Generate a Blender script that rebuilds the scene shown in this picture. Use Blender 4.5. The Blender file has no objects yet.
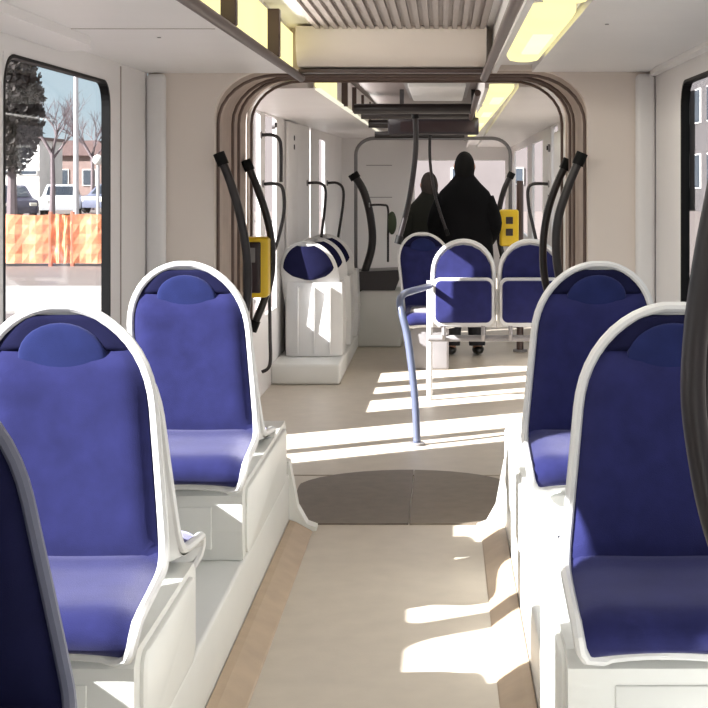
import bpy, bmesh, math, random
from mathutils import Vector, Matrix
random.seed(7)
S = bpy.context.scene
COL = S.collection
F = 1435.0; CX, CY = 443.0, 176.0; CAMX, CAMZ = .18, 1.5
def at(px, py, d):
    return Vector((CAMX + (px-CX)*d/F, d, CAMZ - (py-CY)*d/F))

# ------------------------------------------------------------------ materials
def lin(c):
    return tuple(((v/255)/12.92 if v/255 <= .04045 else ((v/255+.055)/1.055)**2.4) for v in c)
def mat(name, rgb, rough=.5, var=.08, scale=6, metal=0, bump=0, bscale=120, spec=.5, sheen=0):
    m = bpy.data.materials.new(name); m.use_nodes = True
    n, l = m.node_tree.nodes, m.node_tree.links
    b = n['Principled BSDF']
    b.inputs['Roughness'].default_value = rough; b.inputs['Metallic'].default_value = metal
    b.inputs['Specular IOR Level'].default_value = spec
    if sheen:
        b.inputs['Sheen Weight'].default_value = sheen; b.inputs['Sheen Tint'].default_value = (.74, .72, 1, 1); b.inputs['Sheen Roughness'].default_value = .4
    tc = n.new('ShaderNodeTexCoord')
    no = n.new('ShaderNodeTexNoise'); no.inputs['Scale'].default_value = scale; no.inputs['Detail'].default_value = 4
    l.new(tc.outputs['Object'], no.inputs['Vector'])
    r = n.new('ShaderNodeValToRGB'); c = lin(rgb)
    r.color_ramp.elements[0].position = .3; r.color_ramp.elements[1].position = .7
    r.color_ramp.elements[0].color = tuple(max(0, v*(1-var)) for v in c)+(1,)
    r.color_ramp.elements[1].color = tuple(min(1, v*(1+var)) for v in c)+(1,)
    l.new(no.outputs['Fac'], r.inputs['Fac']); l.new(r.outputs['Color'], b.inputs['Base Color'])
    if bump:
        n2 = n.new('ShaderNodeTexNoise'); n2.inputs['Scale'].default_value = bscale
        l.new(tc.outputs['Object'], n2.inputs['Vector'])
        bp = n.new('ShaderNodeBump'); bp.inputs['Strength'].default_value = bump; bp.inputs['Distance'].default_value = .01
        l.new(n2.outputs['Fac'], bp.inputs['Height']); l.new(bp.outputs['Normal'], b.inputs['Normal'])
    return m
def emis(name, rgb, strength):
    m = bpy.data.materials.new(name); m.use_nodes = True
    n, l = m.node_tree.nodes, m.node_tree.links
    n.clear()
    o = n.new('ShaderNodeOutputMaterial'); e = n.new('ShaderNodeEmission')
    tc = n.new('ShaderNodeTexCoord'); no = n.new('ShaderNodeTexNoise'); no.inputs['Scale'].default_value = 2.5
    l.new(tc.outputs['Object'], no.inputs['Vector'])
    r = n.new('ShaderNodeValToRGB'); c = lin(rgb)
    r.color_ramp.elements[0].color = c+(1,); r.color_ramp.elements[1].color = tuple(min(1, v*1.12+.06) for v in c)+(1,)
    l.new(no.outputs['Fac'], r.inputs['Fac']); l.new(r.outputs['Color'], e.inputs['Color'])
    e.inputs['Strength'].default_value = strength
    l.new(e.outputs[0], o.inputs['Surface'])
    return m
def glassy(name, tint, refl):
    m = bpy.data.materials.new(name); m.use_nodes = True
    n, l = m.node_tree.nodes, m.node_tree.links
    n.clear()
    o = n.new('ShaderNodeOutputMaterial'); t = n.new('ShaderNodeBsdfTransparent'); g = n.new('ShaderNodeBsdfGlossy')
    t.inputs['Color'].default_value = tint+(1,); g.inputs['Roughness'].default_value = .03
    fr = n.new('ShaderNodeFresnel'); fr.inputs['IOR'].default_value = 1.3
    mu = n.new('ShaderNodeMath'); mu.operation = 'MULTIPLY'; mu.inputs[1].default_value = refl
    l.new(fr.outputs[0], mu.inputs[0])
    x = n.new('ShaderNodeMixShader')
    l.new(mu.outputs[0], x.inputs[0]); l.new(t.outputs[0], x.inputs[1]); l.new(g.outputs[0], x.inputs[2])
    l.new(x.outputs[0], o.inputs['Surface'])
    return m
def netting(name, rgb):
    m = mat(name, rgb, .7, .25, 3)
    n, l = m.node_tree.nodes, m.node_tree.links
    b = n['Principled BSDF']; o = n['Material Output']
    tr = n.new('ShaderNodeBsdfTransparent'); x = n.new('ShaderNodeMixShader'); x.inputs[0].default_value = .78
    tc = n.new('ShaderNodeTexCoord'); ck = n.new('ShaderNodeTexVoronoi'); ck.inputs['Scale'].default_value = 9
    l.new(tc.outputs['Object'], ck.inputs['Vector'])
    rp = n.new('ShaderNodeValToRGB'); rp.color_ramp.elements[0].color = (1, 1, 1, 1); rp.color_ramp.elements[1].color = (.45, .45, .45, 1)
    l.new(ck.outputs['Distance'], rp.inputs['Fac']); l.new(rp.outputs['Color'], x.inputs[0])
    l.new(tr.outputs[0], x.inputs[1]); l.new(b.outputs[0], x.inputs[2]); l.new(x.outputs[0], o.inputs['Surface'])
    return m

M = dict(
 wall=mat('wall_panel', (222, 220, 220), .45, .03, 2), beige=mat('portal_panel', (222, 212, 204), .5, .03, 2),
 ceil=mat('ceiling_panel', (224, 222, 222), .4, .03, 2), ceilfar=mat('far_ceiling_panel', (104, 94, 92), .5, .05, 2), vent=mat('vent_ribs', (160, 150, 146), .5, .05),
 floor=mat('vinyl_floor', (194, 184, 170), .42, .05, 9, bump=.05), plate=mat('turntable_rubber', (112, 102, 92), .6, .1, 14, bump=.1),
 plate2=mat('turntable_rubber_warm', (122, 111, 98), .6, .1, 14, bump=.1),
 curb=mat('curb_strip', (172, 152, 130), .5, .08, 10), podium=mat('podium_plastic', (216, 217, 214), .4, .03, 3),
 white=mat('seat_shell_plastic', (208, 208, 208), .35, .02), cloth=mat('blue_moquette', (36, 38, 82), .95, .16, 14, bump=.15, bscale=400, sheen=.44, spec=.1),
 cloth2=mat('headrest_moquette', (30, 37, 80), .95, .14, 14, bump=.15, bscale=400, sheen=.36, spec=.1),
 navy=mat('navy_moquette', (22, 23, 52), .95, .12, 14, bump=.15, bscale=400, spec=.1),
 dark=mat('dark_rail_paint', (27, 21, 23), .35, .1), rail=mat('brown_light_rail', (74, 58, 54), .4, .1),
 steelb=mat('blue_grey_tube', (96, 104, 128), .35, .06, metal=.3), grey=mat('grey_plastic', (128, 126, 128), .5, .06),
 slate=mat('slate_rim', (92, 94, 112), .45, .05), rubber=mat('black_rubber', (9, 9, 10), .6, .1, spec=.2), bellow=mat('bellows_fabric', (178, 164, 154), .7, .1, 8),
 bellow2=mat('bellows_rib', (104, 88, 82), .7, .1, 8),
 yellow=mat('validator_yellow', (232, 196, 40), .4, .05), screen=mat('validator_front', (46, 32, 34), .3, .1),
 green=mat('green_plastic', (50, 62, 38), .5, .1), disp=mat('display_housing', (34, 28, 34), .3, .08),
 lamp=emis('warm_diffuser', (255, 232, 160), 1.3), lampw=emis('white_diffuser', (255, 240, 214), 1.0),
 glass=glassy('tram_glass', (.86, .87, .87), .12),
 coat=mat('black_coat', (7, 7, 10), .9, .15, 9, spec=.15), trou=mat('dark_trousers', (22, 22, 28), .85, .1), shoe=mat('black_shoe', (16, 15, 15), .4, .1),
 skin=mat('skin', (176, 130, 108), .5, .05), hair=mat('dark_hair', (9, 8, 8), .8, .2, 40, spec=.15), hairb=mat('brown_hair', (50, 42, 38), .8, .2, 40),
 olive=mat('olive_jacket', (22, 24, 17), .9, .12, 9),
 asphalt=mat('asphalt', (112, 102, 99), .85, .08, 2), kerb=mat('pale_paving', (158, 154, 150), .8, .05, 4),
 net=netting('orange_netting', (255, 160, 118)), post=mat('fence_post', (178, 110, 90), .6, .1),
 pole=mat('lamp_post_grey', (210, 208, 212), .4, .05, metal=.2), bark=mat('bark', (120, 108, 112), .9, .2, 20),
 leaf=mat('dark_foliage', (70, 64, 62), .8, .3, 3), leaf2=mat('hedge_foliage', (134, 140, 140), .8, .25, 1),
 cardark=mat('car_paint_dark', (66, 64, 82), .25, .04), carsilver=mat('car_paint_silver', (214, 216, 220), .25, .03), carblue=mat('car_paint_blue', (110, 114, 134), .25, .04),
 carglass=mat('car_glass', (44, 50, 60), .1, .05), tyre=mat('tyre', (26, 26, 27), .8, .1), lamplens=mat('car_lens', (240, 236, 220), .2, .02),
 render=mat('white_render', (240, 238, 234), .8, .03, 1), brick=mat('brown_brick', (150, 128, 122), .85, .12, 3), roof=mat('roof_tile', (120, 98, 96), .8, .1, 4),
 pane=mat('house_pane', (70, 78, 88), .15, .05), facade=mat('dull_facade', (86, 82, 84), .85, .08, 1), facade2=mat('far_facade', (112, 106, 106), .85, .05, 1),
)

# ------------------------------------------------------------------ mesh builders
class MB:
    def __init__(s): s.v, s.f = [], []
    def add(s, vs, fs):
        k = len(s.v); s.v += [tuple(v) for v in vs]; s.f += [tuple(i+k for i in f) for f in fs]; return s
    def box(s, x0, x1, y0, y1, z0, z1, r=0):
        bm = bmesh.new(); bmesh.ops.create_cube(bm, size=1)
        bmesh.ops.scale(bm, vec=(abs(x1-x0), abs(y1-y0), abs(z1-z0)), verts=bm.verts)
        if r: bmesh.ops.bevel(bm, geom=bm.edges[:], offset=r, segments=3, affect='EDGES', profile=.5)
        bmesh.ops.translate(bm, vec=((x0+x1)/2, (y0+y1)/2, (z0+z1)/2), verts=bm.verts)
        bm.verts.index_update()
        s.add([v.co.copy() for v in bm.verts], [[v.index for v in f.verts] for f in bm.faces]); bm.free(); return s
    def tube(s, pts, r, seg=10, sx=1.0):
        pts = [Vector(p) for p in pts]; n = len(pts); rr = r if isinstance(r, (list, tuple)) else [r]*n
        t0 = (pts[1]-pts[0]).normalized()
        up = Vector((0, 0, 1)) if abs(t0.z) < .9 else Vector((0, 1, 0))
        a = t0.cross(up).normalized(); vs = []
        for i, p in enumerate(pts):
            t = (pts[min(i+1, n-1)]-pts[max(i-1, 0)]).normalized()
            a = (a - t*a.dot(t)).normalized(); b = t.cross(a)
            for k in range(seg):
                q = 2*math.pi*k/seg
                vs.append(p + a*math.cos(q)*rr[i]*sx + b*math.sin(q)*rr[i])
        fs = [(i*seg+k, i*seg+(k+1) % seg, (i+1)*seg+(k+1) % seg, (i+1)*seg+k) for i in range(n-1) for k in range(seg)]
        fs += [tuple(range(seg))[::-1], tuple((n-1)*seg+k for k in range(seg))]
        return s.add(vs, fs)
    def prism(s, outline, axis, a, b):
        n = len(outline)
        def P(p, w): return {'x': (w, p[0], p[1]), 'y': (p[0], w, p[1]), 'z': (p[0], p[1], w)}[axis]
        vs = [P(p, a) for p in outline]+[P(p, b) for p in outline]
        fs = [tuple(range(n)), tuple(range(2*n-1, n-1, -1))]+[(i, i+n, (i+1) % n+n, (i+1) % n) for i in range(n)]
        return s.add(vs, fs)
    def ball(s, c, r, nu=16, nv=10):
        r = r if isinstance(r, (list, tuple)) else (r, r, r); vs = [(c[0], c[1], c[2]-r[2])]; fs = []
        for j in range(1, nv):
            p = math.pi*j/nv
            for i in range(nu):
                q = 2*math.pi*i/nu
                vs.append((c[0]+r[0]*math.sin(p)*math.cos(q), c[1]+r[1]*math.sin(p)*math.sin(q), c[2]-r[2]*math.cos(p)))
        vs.append((c[0], c[1], c[2]+r[2])); e = len(vs)-1
        for i in range(nu):
            fs.append((0, 1+(i+1) % nu, 1+i)); fs.append((e, 1+(nv-2)*nu+i, 1+(nv-2)*nu+(i+1) % nu))
        for j in range(nv-2):
            for i in range(nu):
                fs.append((1+j*nu+i, 1+j*nu+(i+1) % nu, 1+(j+1)*nu+(i+1) % nu, 1+(j+1)*nu+i))
        return s.add(vs, fs)
    def rings(s, rs, cap=True):                 # loft through equal-length closed rings
        n = len(rs[0]); vs = [p for r in rs for p in r]
        fs = [(j*n+i, j*n+(i+1) % n, (j+1)*n+(i+1) % n, (j+1)*n+i) for j in range(len(rs)-1) for i in range(n)]
        if cap: fs += [tuple(range(n))[::-1], tuple((len(rs)-1)*n+i for i in range(n))]
        return s.add(vs, fs)
    def grid(s, rows):
        m = len(rows[0]); vs = [p for r in rows for p in r]
        return s.add(vs, [(j*m+i, j*m+i+1, (j+1)*m+i+1, (j+1)*m+i) for j in range(len(rows)-1) for i in range(m-1)])
    def build(s, name, m, parent=None, smooth=False, loc=None):
        me = bpy.data.meshes.new(name); me.from_pydata(s.v, [], s.f)
        bm = bmesh.new(); bm.from_mesh(me); bmesh.ops.recalc_face_normals(bm, faces=bm.faces[:]); bm.to_mesh(me); bm.free()
        if smooth:
            for p in me.polygons: p.use_smooth = True
            if smooth == 'auto':
                me.set_sharp_from_angle(angle=math.radians(40))
        me.materials.append(m)
        o = bpy.data.objects.new(name, me); COL.objects.link(o)
        if parent: o.parent = parent
        if loc: o.location = loc
        return o
def tag(o, label, cat, group=None, kind=None):
    o['label'] = label; o['category'] = cat
    if group: o['group'] = group
    if kind: o['kind'] = kind
    return o
def struct(o, label=None):
    o['kind'] = 'structure'
    if label: o['label'] = label
    return o
def empty(name, loc, label=None, cat=None, group=None, rz=0):
    o = bpy.data.objects.new(name, None); COL.objects.link(o); o.location = loc; o.rotation_euler = (0, 0, rz)
    o.empty_display_size = .1
    if label: tag(o, label, cat, group)
    return o
def dup(root, loc, label, rz=0, group=None):
    r = root.copy(); COL.objects.link(r); r.location = loc; r.rotation_euler = (0, 0, rz); r['label'] = label
    if group: r['group'] = group
    for ch in list(root.children):
        c = ch.copy(); COL.objects.link(c); c.parent = r
        for g in list(ch.children):
            d = g.copy(); COL.objects.link(d); d.parent = c
    return r
def smoothpath(pts, n=8):
    pts = [Vector(p) for p in pts]; out = []
    for i in range(len(pts)-1):
        p0 = pts[max(i-1, 0)]; p1 = pts[i]; p2 = pts[i+1]; p3 = pts[min(i+2, len(pts)-1)]
        for k in range(n):
            t = k/n
            out.append(.5*((2*p1)+(p2-p0)*t+(2*p0-5*p1+4*p2-p3)*t*t+(3*p1-p0-3*p2+p3)*t**3))
    return out+[pts[-1]]

# ------------------------------------------------------------------ tram shell
WX = 1.085
def rrect(a0, a1, b0, b1, r, n=6):
    out = []
    for (ca, cb, s) in ((a1-r, b0+r, -90), (a1-r, b1-r, 0), (a0+r, b1-r, 90), (a0+r, b0+r, 180)):
        for k in range(n+1):
            q = math.radians(s+90*k/n); out.append((ca+r*math.cos(q), cb+r*math.sin(q)))
    return out
def torect(a0, a1, b0, b1, n=6):
    out = []
    for (ca, cb) in ((a1, b0), (a1, b1), (a0, b1), (a0, b0)): out += [(ca, cb)]*(n+1)
    return out
win_no = [0]
def wall(name, sx, y0, y1, holes, z1=2.2, m='wall'):
    """side wall with rectangular openings (ya, yb, za, zb)"""
    b = MB(); xa, xb = sx*WX, sx*(WX+.03); y = y0
    for (ya, yb, za, zb) in holes:
        b.box(xa, xb, y, ya, -.05, z1)
        if za > -.05: b.box(xa, xb, ya, yb, -.05, za)
        b.box(xa, xb, ya, yb, zb, z1); y = yb
    b.box(xa, xb, y, y1, -.05, z1)
    return struct(b.build(name, M[m]))
def window(sx, ya, yb, za, zb, r=.085, fw=.016, bars=()):
    win_no[0] += 1
    root = struct(empty('window_%d' % win_no[0], (sx*(WX+.015), (ya+yb)/2, (za+zb)/2)), None)
    hy, hz = (yb-ya)/2, (zb-za)/2
    inn = rrect(-hy+fw, hy-fw, -hz+fw*.7, hz-fw*.7, r); rec = torect(-hy, hy, -hz, hz); out = rrect(-hy+.001, hy-.001, -hz+.001, hz-.001, r+.012)
    mid = rrect(-hy+.004, hy-.004, -hz+.004, hz-.004, r)
    x0, x1 = sx*-.018, sx*.014
    b = MB(); R = [[(x, p[0], p[1]) for p in q] for (x, q) in ((x0, out), (x0, inn), (x1, inn), (x1, out))]
    b.rings(R, False)
    b.build('window_frame', M['rubber'], root)
    R = [[(x, p[0], p[1]) for p in q] for (x, q) in ((x0+sx*.002, rec), (x0+sx*.002, out), (x1-sx*.002, out), (x1-sx*.002, rec))]
    MB().rings(R, False).build('corner_trim', M['wall'], root)
    for yy in bars:
        MB().box(-.014, .014, yy-.025-(ya+yb)/2, yy+.025-(ya+yb)/2, -hz, hz).build('mullion', M['rubber'], root)
    MB().box(-.004+sx*.004, .004+sx*.004, -hy+fw*.5, hy-fw*.5, -hz+fw*.5, hz-fw*.5).build('pane', M['glass'], root)
    return root
ZS, ZT = .78, 1.86
near_w = [(-2.4, -.4), (.3, 2.0), (2.38, 4.0), (4.125, 5.45)]
far_w = [(-2.4, -.4), (.3, 2.0), (2.38, 4.0), (4.125, 5.45)]
objs_m2 = []
wall('wall_left', -1, -3, 6.14, [(a, b, ZS, ZT) for a, b in near_w])
wall('wall_right', 1, -3, 6.14, [(a, b, ZS, ZT) for a, b in far_w])
for sx in (-1, 1):
    for a, b in near_w: window(sx, a, b, ZS, ZT)
def floorbox(name, y0, y1, m='floor', hx=WX+.03):
    return struct(MB().box(-hx, hx, y0, y1, -.08, 0).build(name, M[m]))
floorbox('floor', -3, 6.17)
# back end of the near module, behind the camera
b = MB(); b.box(-WX-.03, WX+.03, -3.06, -3, -.08, .8); b.box(-WX-.03, WX+.03, -3.06, -3, 1.9, 2.3); b.box(-WX-.03, -.9, -3.06, -3, .8, 1.9); b.box(.9, WX+.03, -3.06, -3, .8, 1.9)
struct(b.build('wall_back', M['wall']))
# ceilings: two low side panels, a raised middle, the vertical cove faces
def ceilings(suffix, y0, y1):
    o = []
    b = MB(); b.box(-WX-.03, -.47, y0, y1, 1.94, 1.97); b.box(-.50, -.47, y0, y1, 1.94, 2.2)
    o.append(struct(b.build('ceiling_left'+suffix, M['ceil'])))
    b = MB(); b.box(.56, WX+.03, y0, y1, 1.945, 1.975); b.box(.39, .41, y0, y1, 1.94, 2.2); b.box(.41, .56, y0, y1, 1.975, 1.995)
    o.append(struct(b.build('ceiling_right'+suffix, M['ceil'])))
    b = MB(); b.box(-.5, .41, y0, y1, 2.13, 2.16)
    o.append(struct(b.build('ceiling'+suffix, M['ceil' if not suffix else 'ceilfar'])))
    o.append(struct(MB().box(-WX-.03, WX+.03, y0, y1, 2.2, 2.26).build('roof'+suffix, M['ceil'])))
    return o
ceilings('', -3, 6.14)
# ribbed vent in the middle of the near ceiling
b = MB()
b.box(-.36, .36, 2.5, 5.95, 2.122, 2.128)
for i in range(19): b.box(-.345+i*.0375, -.325+i*.0375, 2.55, 5.9, 2.105, 2.122)
tag(b.build('ceiling_vent', M['vent']), 'long grey ribbed air vent in the middle of the near ceiling', 'vent')
# raised overhead panel ends and ceiling seams
for sx, nm, y1 in ((-1, 'trim_1', 4.75), (1, 'trim_2', 6.1)):
    ol = [(sx*1.083, -2.9), (sx*1.083, y1)]
    if sx < 0: ol += [(sx*1.04, y1), (sx*.97, y1-.06), (sx*.93, y1-.25), (sx*.93, -2.9)]
    else: ol += [(sx*1.06, y1), (sx*1.045, y1-.25), (sx*1.045, -2.9)]
    struct(MB().prism(ol, 'z', 1.912 if sx < 0 else 1.925, 1.9395 if sx < 0 else 1.944).build(nm, M['ceil']))
b = MB(); b.box(-WX+.002, -.5, 4.28, 4.286, 1.9385, 1.9415)
b.box(-WX-.001, -WX+.004, 5.62, 5.63, .5, 1.93)
struct(b.build('trim_3', M['vent']))
b = MB(); b.tube([at(137, 5, 3.79), at(137, 5, 3.79)+Vector((0, 0, .004))], .006); b.tube([(-.98+.26, 4.55, 1.9375), (-.72, 4.55, 1.9415)], .006); b.tube([(.66, 4.2, 1.9425), (.66, 4.2, 1.9465)], .006)
struct(b.build('trim_4', M['grey']))

# gangway portal: a beige frontal panel with an arched opening
def arch(hx, zt, rx, rz, n=8, xo=0):
    p = [(xo-hx, 0)]
    for k in range(n+1):
        q = math.radians(180-90*k/n); p.append((xo-hx+rx+rx*math.cos(q), zt-rz+rz*math.sin(q)))
    for k in range(n+1):
        q = math.radians(90-90*k/n); p.append((xo+hx-rx+rx*math.cos(q), zt-rz+rz*math.sin(q)))
    return p+[(xo+hx, 0)]
def archplate(name, y0, y1, inner, m, hx=WX-.003, top=2.2):
    n = (len(inner)-4)//2
    out = [(-hx, 0)]
    for (x, z) in inner[1:-1]:
        out.append((x, z))
    k = len(inner); outer = []
    for i, (x, z) in enumerate(inner):
        if i == 0: outer.append((-hx, 0))
        elif i == k-1: outer.append((hx, 0))
        else:
            half = (k-2)//2; j = i-1
            if j < half:
                t = j/(half-1); outer.append((-hx, z+(top-z)*min(1, t*2)) if t < .5 else (-hx+(x+hx)*(t-.5)*2, top))
            else:
                t = (j-half)/(half-1); outer.append((x+(hx-x)*min(1, t*2), top) if t <= .5 else (hx, top+(z-top)*(t-.5)*2))
    R = [[(p[0], y, p[1]) for p in q] for (y, q) in ((y0, outer), (y0, inner), (y1, inner), (y1, outer))]
    return struct(MB().grid(R+[R[0]]).build(name, M[m]))
archplate('wall_front', 6.14, 6.2, arch(.80, 1.955, .24, .2), 'beige')
for sx, nm in ((-1, 'trim_5'), (1, 'trim_6')):      # corner cover strips beside the portal
    struct(MB().box(sx*1.0, sx*1.083, 6.09, 6.138, .2, 1.935, .02).build(nm, M['ceil'], smooth='auto'))
# lintel: curved beige panel below the middle ceiling, with a dark line and a pale lip
prof = [(6.14, 1.955), (6.0, 1.965), (5.955, 2.0), (5.93, 2.05), (5.93, 2.12), (6.14, 2.125)]
struct(MB().prism([(p[0], p[1]) for p in prof], 'x', -.43, .36).build('trim_7', M['beige'], smooth='auto'))
struct(MB().box(-.43, .36, 6.06, 6.139, 1.936, 1.952).build('trim_8', M['rail']))
# bellows: a corrugated arch between the two modules, with dark ribs
rows = []
for j in range(41):
    y = 6.2+.94*j/40; d = .012*(math.cos(j/40*2*math.pi*5))
    rows.append([(p[0], y, p[1]) for p in arch(.80+d, 1.955+.035*j/40+d, .25, .21)])
struct(MB().grid(rows).build('wall_gangway', M['bellow'], smooth=True))
for i, (hx, y) in enumerate(((.792, 6.205), (.772, 6.5), (.772, 6.69), (.768, 7.1))):
    b = MB(); b.tube([(p[0], y, p[1]) for p in arch(hx, 1.935+.035*(y-6.2)/.94, .25, .21)], .007, 8)
    struct(b.build('trim_%d' % (9+i), M['bellow2'], smooth=True))
# turntable plate in the gangway floor, two halves
struct(MB().box(-.9, .9, 6.17, 7.2, -.08, -.004).build('floor_gangway', M['floor']))
arc = [(.5*math.sin(q)*1.06, 6.86+.44*math.cos(q)) for q in [math.radians(a) for a in range(-75, 76, 10)]]
lf = [(p[0], p[1]) for p in arc if p[0] < 0.0]; rt = [(p[0], p[1]) for p in arc if p[0] > 0]
cutx = .03
pl = MB().prism([(-.50, 6.175), (-.515, 6.9)]+[q for q in arc if q[0] < cutx]+[(cutx, 7.3), (cutx, 6.175)], 'z', -.003, .006)
struct(pl.build('floor_turntable_left', M['plate']))
pl = MB().prism([(cutx+.006, 6.175), (cutx+.006, 7.3)]+[q for q in arc if q[0] > cutx+.01]+[(.515, 6.9), (.50, 6.175)], 'z', -.003, .006)
struct(pl.build('floor_turntable_right', M['plate2']))

# podiums over the wheels, curbs and end gussets
for sx, nm, side, y0 in ((-1, 'trim_14', 'left', -2.8), (1, 'trim_15', 'right', -2.8)):
    xa = .47 if sx < 0 else .44
    struct(MB().box(sx*xa, sx*(WX-.002), y0, 6.1, 0.001, .24, .012).build('podium_'+side, M['podium'], smooth='auto'))
    struct(MB().prism([(sx*(xa-.003), .001), (sx*(xa-.003), .05), (sx*(xa-.03), .042), (sx*(xa-.095), .006), (sx*(xa-.1), .001)], 'y', -2.8, 6.05).build('baseboard_'+side, M['curb']))
    g = MB().prism([(sx*(xa+.02), .001), (sx*(xa+.02), .30), (sx*(xa), .29), (sx*(xa-.035), .10), (sx*(xa-.075), .03), (sx*(xa-.115), .015), (sx*(xa-.115), .001)], 'y', 6.062, 6.135)
    struct(g.build(nm, M['podium']))

# ------------------------------------------------------------------ second and third modules (the tram bends slightly to the right)
M2 = Matrix.Translation((0, 7.15, 0)) @ Matrix.Rotation(math.radians(-.55), 4, 'Z') @ Matrix.Translation((0, -7.15, 0))
before = set(o.name for o in bpy.data.objects)
archplate('wall_portal', 7.14, 7.2, arch(.79, 1.985, .24, .2), 'beige')
Y1, Y2 = 7.2, 13.0; Z2 = 1.93
openL = [(7.21, 7.5, .12, Z2), (7.62, 8.12, .12, Z2), (8.66, 9.15, ZS-.25, Z2), (9.43, 9.74, ZS-.25, Z2), (9.98, 10.6, ZS-.25, Z2)]
openR = [(7.24, 7.72, .12, Z2), (8.0, 8.54, .12, Z2), (8.95, 9.75, ZS, Z2), (11.9, 12.7, ZS, Z2)]
wall('wall_left_far', -1, Y1, Y2, openL); wall('wall_right_far', 1, Y1, Y2, openR)
for sx, op in ((-1, openL), (1, openR)):
    for (a, c, za, zb) in op: window(sx, a, c, za, zb, r=.06)
floorbox('floor_far', 7.2, 22.2)
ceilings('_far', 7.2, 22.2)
wall('wall_left_end', -1, 13.06, 22.2, [(13.9, 14.5, ZS, ZT), (18, 20, ZS, ZT)]); wall('wall_right_end', 1, 13.06, 22.2, [(14, 16, ZS, ZT), (17, 21, ZS, ZT)])
for sx in (-1, 1):
    for (a, c) in (((13.9, 14.5), (18, 20)) if sx < 0 else ((14, 16), (17, 21))): window(sx, a, c, ZS, ZT)
# end wall with the windscreen
b = MB(); b.box(-WX, WX, 22.2, 22.3, -.05, .9); b.box(-WX, WX, 22.2, 22.3, 1.74, 2.26); b.box(-WX, -.75, 22.2, 22.3, .9, 1.74); b.box(1.0, WX, 22.2, 22.3, .9, 1.74)
struct(b.build('wall_end', M['wall']))
r = struct(empty('window_50', (0, 22.24, 0)))
MB().box(-.745, .995, -.004, .004, .905, 1.735).build('pane', M['glass'], r)
b = MB(); b.box(-.75, 1.0, -.03, .03, .9, .93); b.box(-.75, 1.0, -.03, .03, 1.71, 1.74); b.box(-.75, -.72, -.03, .03, .93, 1.71); b.box(.97, 1.0, -.03, .03, .93, 1.71)
b.build('window_frame', M['rubber'], r)
MB().box(.36, .44, -.03, .03, .93, 1.71).build('mullion', M['rubber'], r)
# partition on the left of the end cab
struct(MB().box(-WX, -.24, 16.6, 16.66, 0, 1.938).build('wall_partition', M['wall']))
for n_, z in ((17, 1.62), (18, 1.25)):
    struct(MB().box(-.8, -.5, 16.594, 16.6, z, z+.008).build('trim_%d' % n_, M['grey']))
# a white equipment column and panel seams on the far walls
struct(MB().box(-WX+.001, -WX+.03, 11.1, 11.8, .02, 1.93, .02).build('trim_19', M['wall'], smooth='auto'))
for o in list(bpy.data.objects):
    if o.name not in before and o.parent is None: o.matrix_world = M2 @ o.matrix_world

# doors' frames: slim dark posts between the glazed leaves
# ------------------------------------------------------------------ lights along the ceiling
def cove(y0, y1, label, grp, br=True):
    r = empty('cove_light', (-.46, y0, 1.94), label, 'ceiling light', grp)
    MB().box(-.006, .004, .02, y1-y0-.02, .012, .165).build('diffuser', M['lamp'], r)
    MB().box(-.006, .022, .02, y1-y0-.02, -.006, .004).build('lower_lip', M['lampw'], r)
    for y in ((0.0,) if br else ()):
        MB().box(-.004, .045, y, y+.045, -.005, .17, .004).build('bracket', M['rail'], r)
    return r
ys = [-2.9, -1.4, .2, 1.7, 3.0, 4.12, 5.22, 6.10]
names = {4: 'warm ceiling light strip above the left windows, nearest one in view', 5: 'warm ceiling light strip over the left seats, between two brown brackets', 6: 'short warm light strip beside the beige lintel on the left'}
for i in range(len(ys)-1):
    cove(ys[i], ys[i+1], names.get(i, 'warm ceiling light strip behind the camera, bay %s' % 'abcdefg'[i]) if i in names else 'warm ceiling light strip along the left cove, behind the viewpoint', 'left cove lights')
ys2 = [7.22, 8.95, 9.85, 10.8, 11.8, 13.0, 14.5, 16.5]
nm2 = ['first warm light strip on the left past the gangway', 'light strip past the gangway behind the first dark bracket', 'light strip past the gangway behind the second dark bracket', 'light strip past the gangway behind the third dark bracket', 'light strip on the left just before the far portal', 'light strip on the left just beyond the far portal', 'farthest light strip on the left of the ceiling']
for i in range(len(ys2)-1):
    cove(ys2[i], ys2[i+1], nm2[i], 'left cove lights', i > 0)
def rail_bar(y0, y1, x, label, dx=0):
    o = MB().tube([(x, y0, 1.918), (x+dx, y1, 1.918)], .017, 10).build('overhead_rail', M['rail'], smooth='auto')
    return tag(o, label, 'rail', 'overhead rails')
rail_bar(-2.9, 6.13, -.425, 'brown overhead rail below the left light strips in the near car')
rail_bar(-2.9, 6.13, .355, 'dark overhead rail beside the yellow ceiling lights in the near car')
rail_bar(7.22, 16.5, .355, 'dark overhead rail beside the right lights past the gangway', .08)
def panel_light(y0, y1, label):
    r = empty('ceiling_light', (.48, y0, 1.965), label, 'ceiling light', 'right ceiling lights')
    L = y1-y0; ol = rrect(-.062, .062, 0, L, .05)
    rs = [[(p[0]*k, L/2+(p[1]-L/2)*(1-(1-k)*.1), z) for p in ol] for k, z in ((1, .008), (1, -.018), (.85, -.034), (.5, -.040))]
    MB().rings(rs).build('diffuser', M['lamp'], r, smooth='auto')
    MB().box(-.072, .072, -.01, L+.01, .001, .009).build('housing', M['ceil'], r)
    b = MB(); b.box(-.03, .03, L*.5-.32, L*.5+.32, -.046, -.038, .003); b.build('lamp_tube', M['lampw'], r)
    return r
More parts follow.
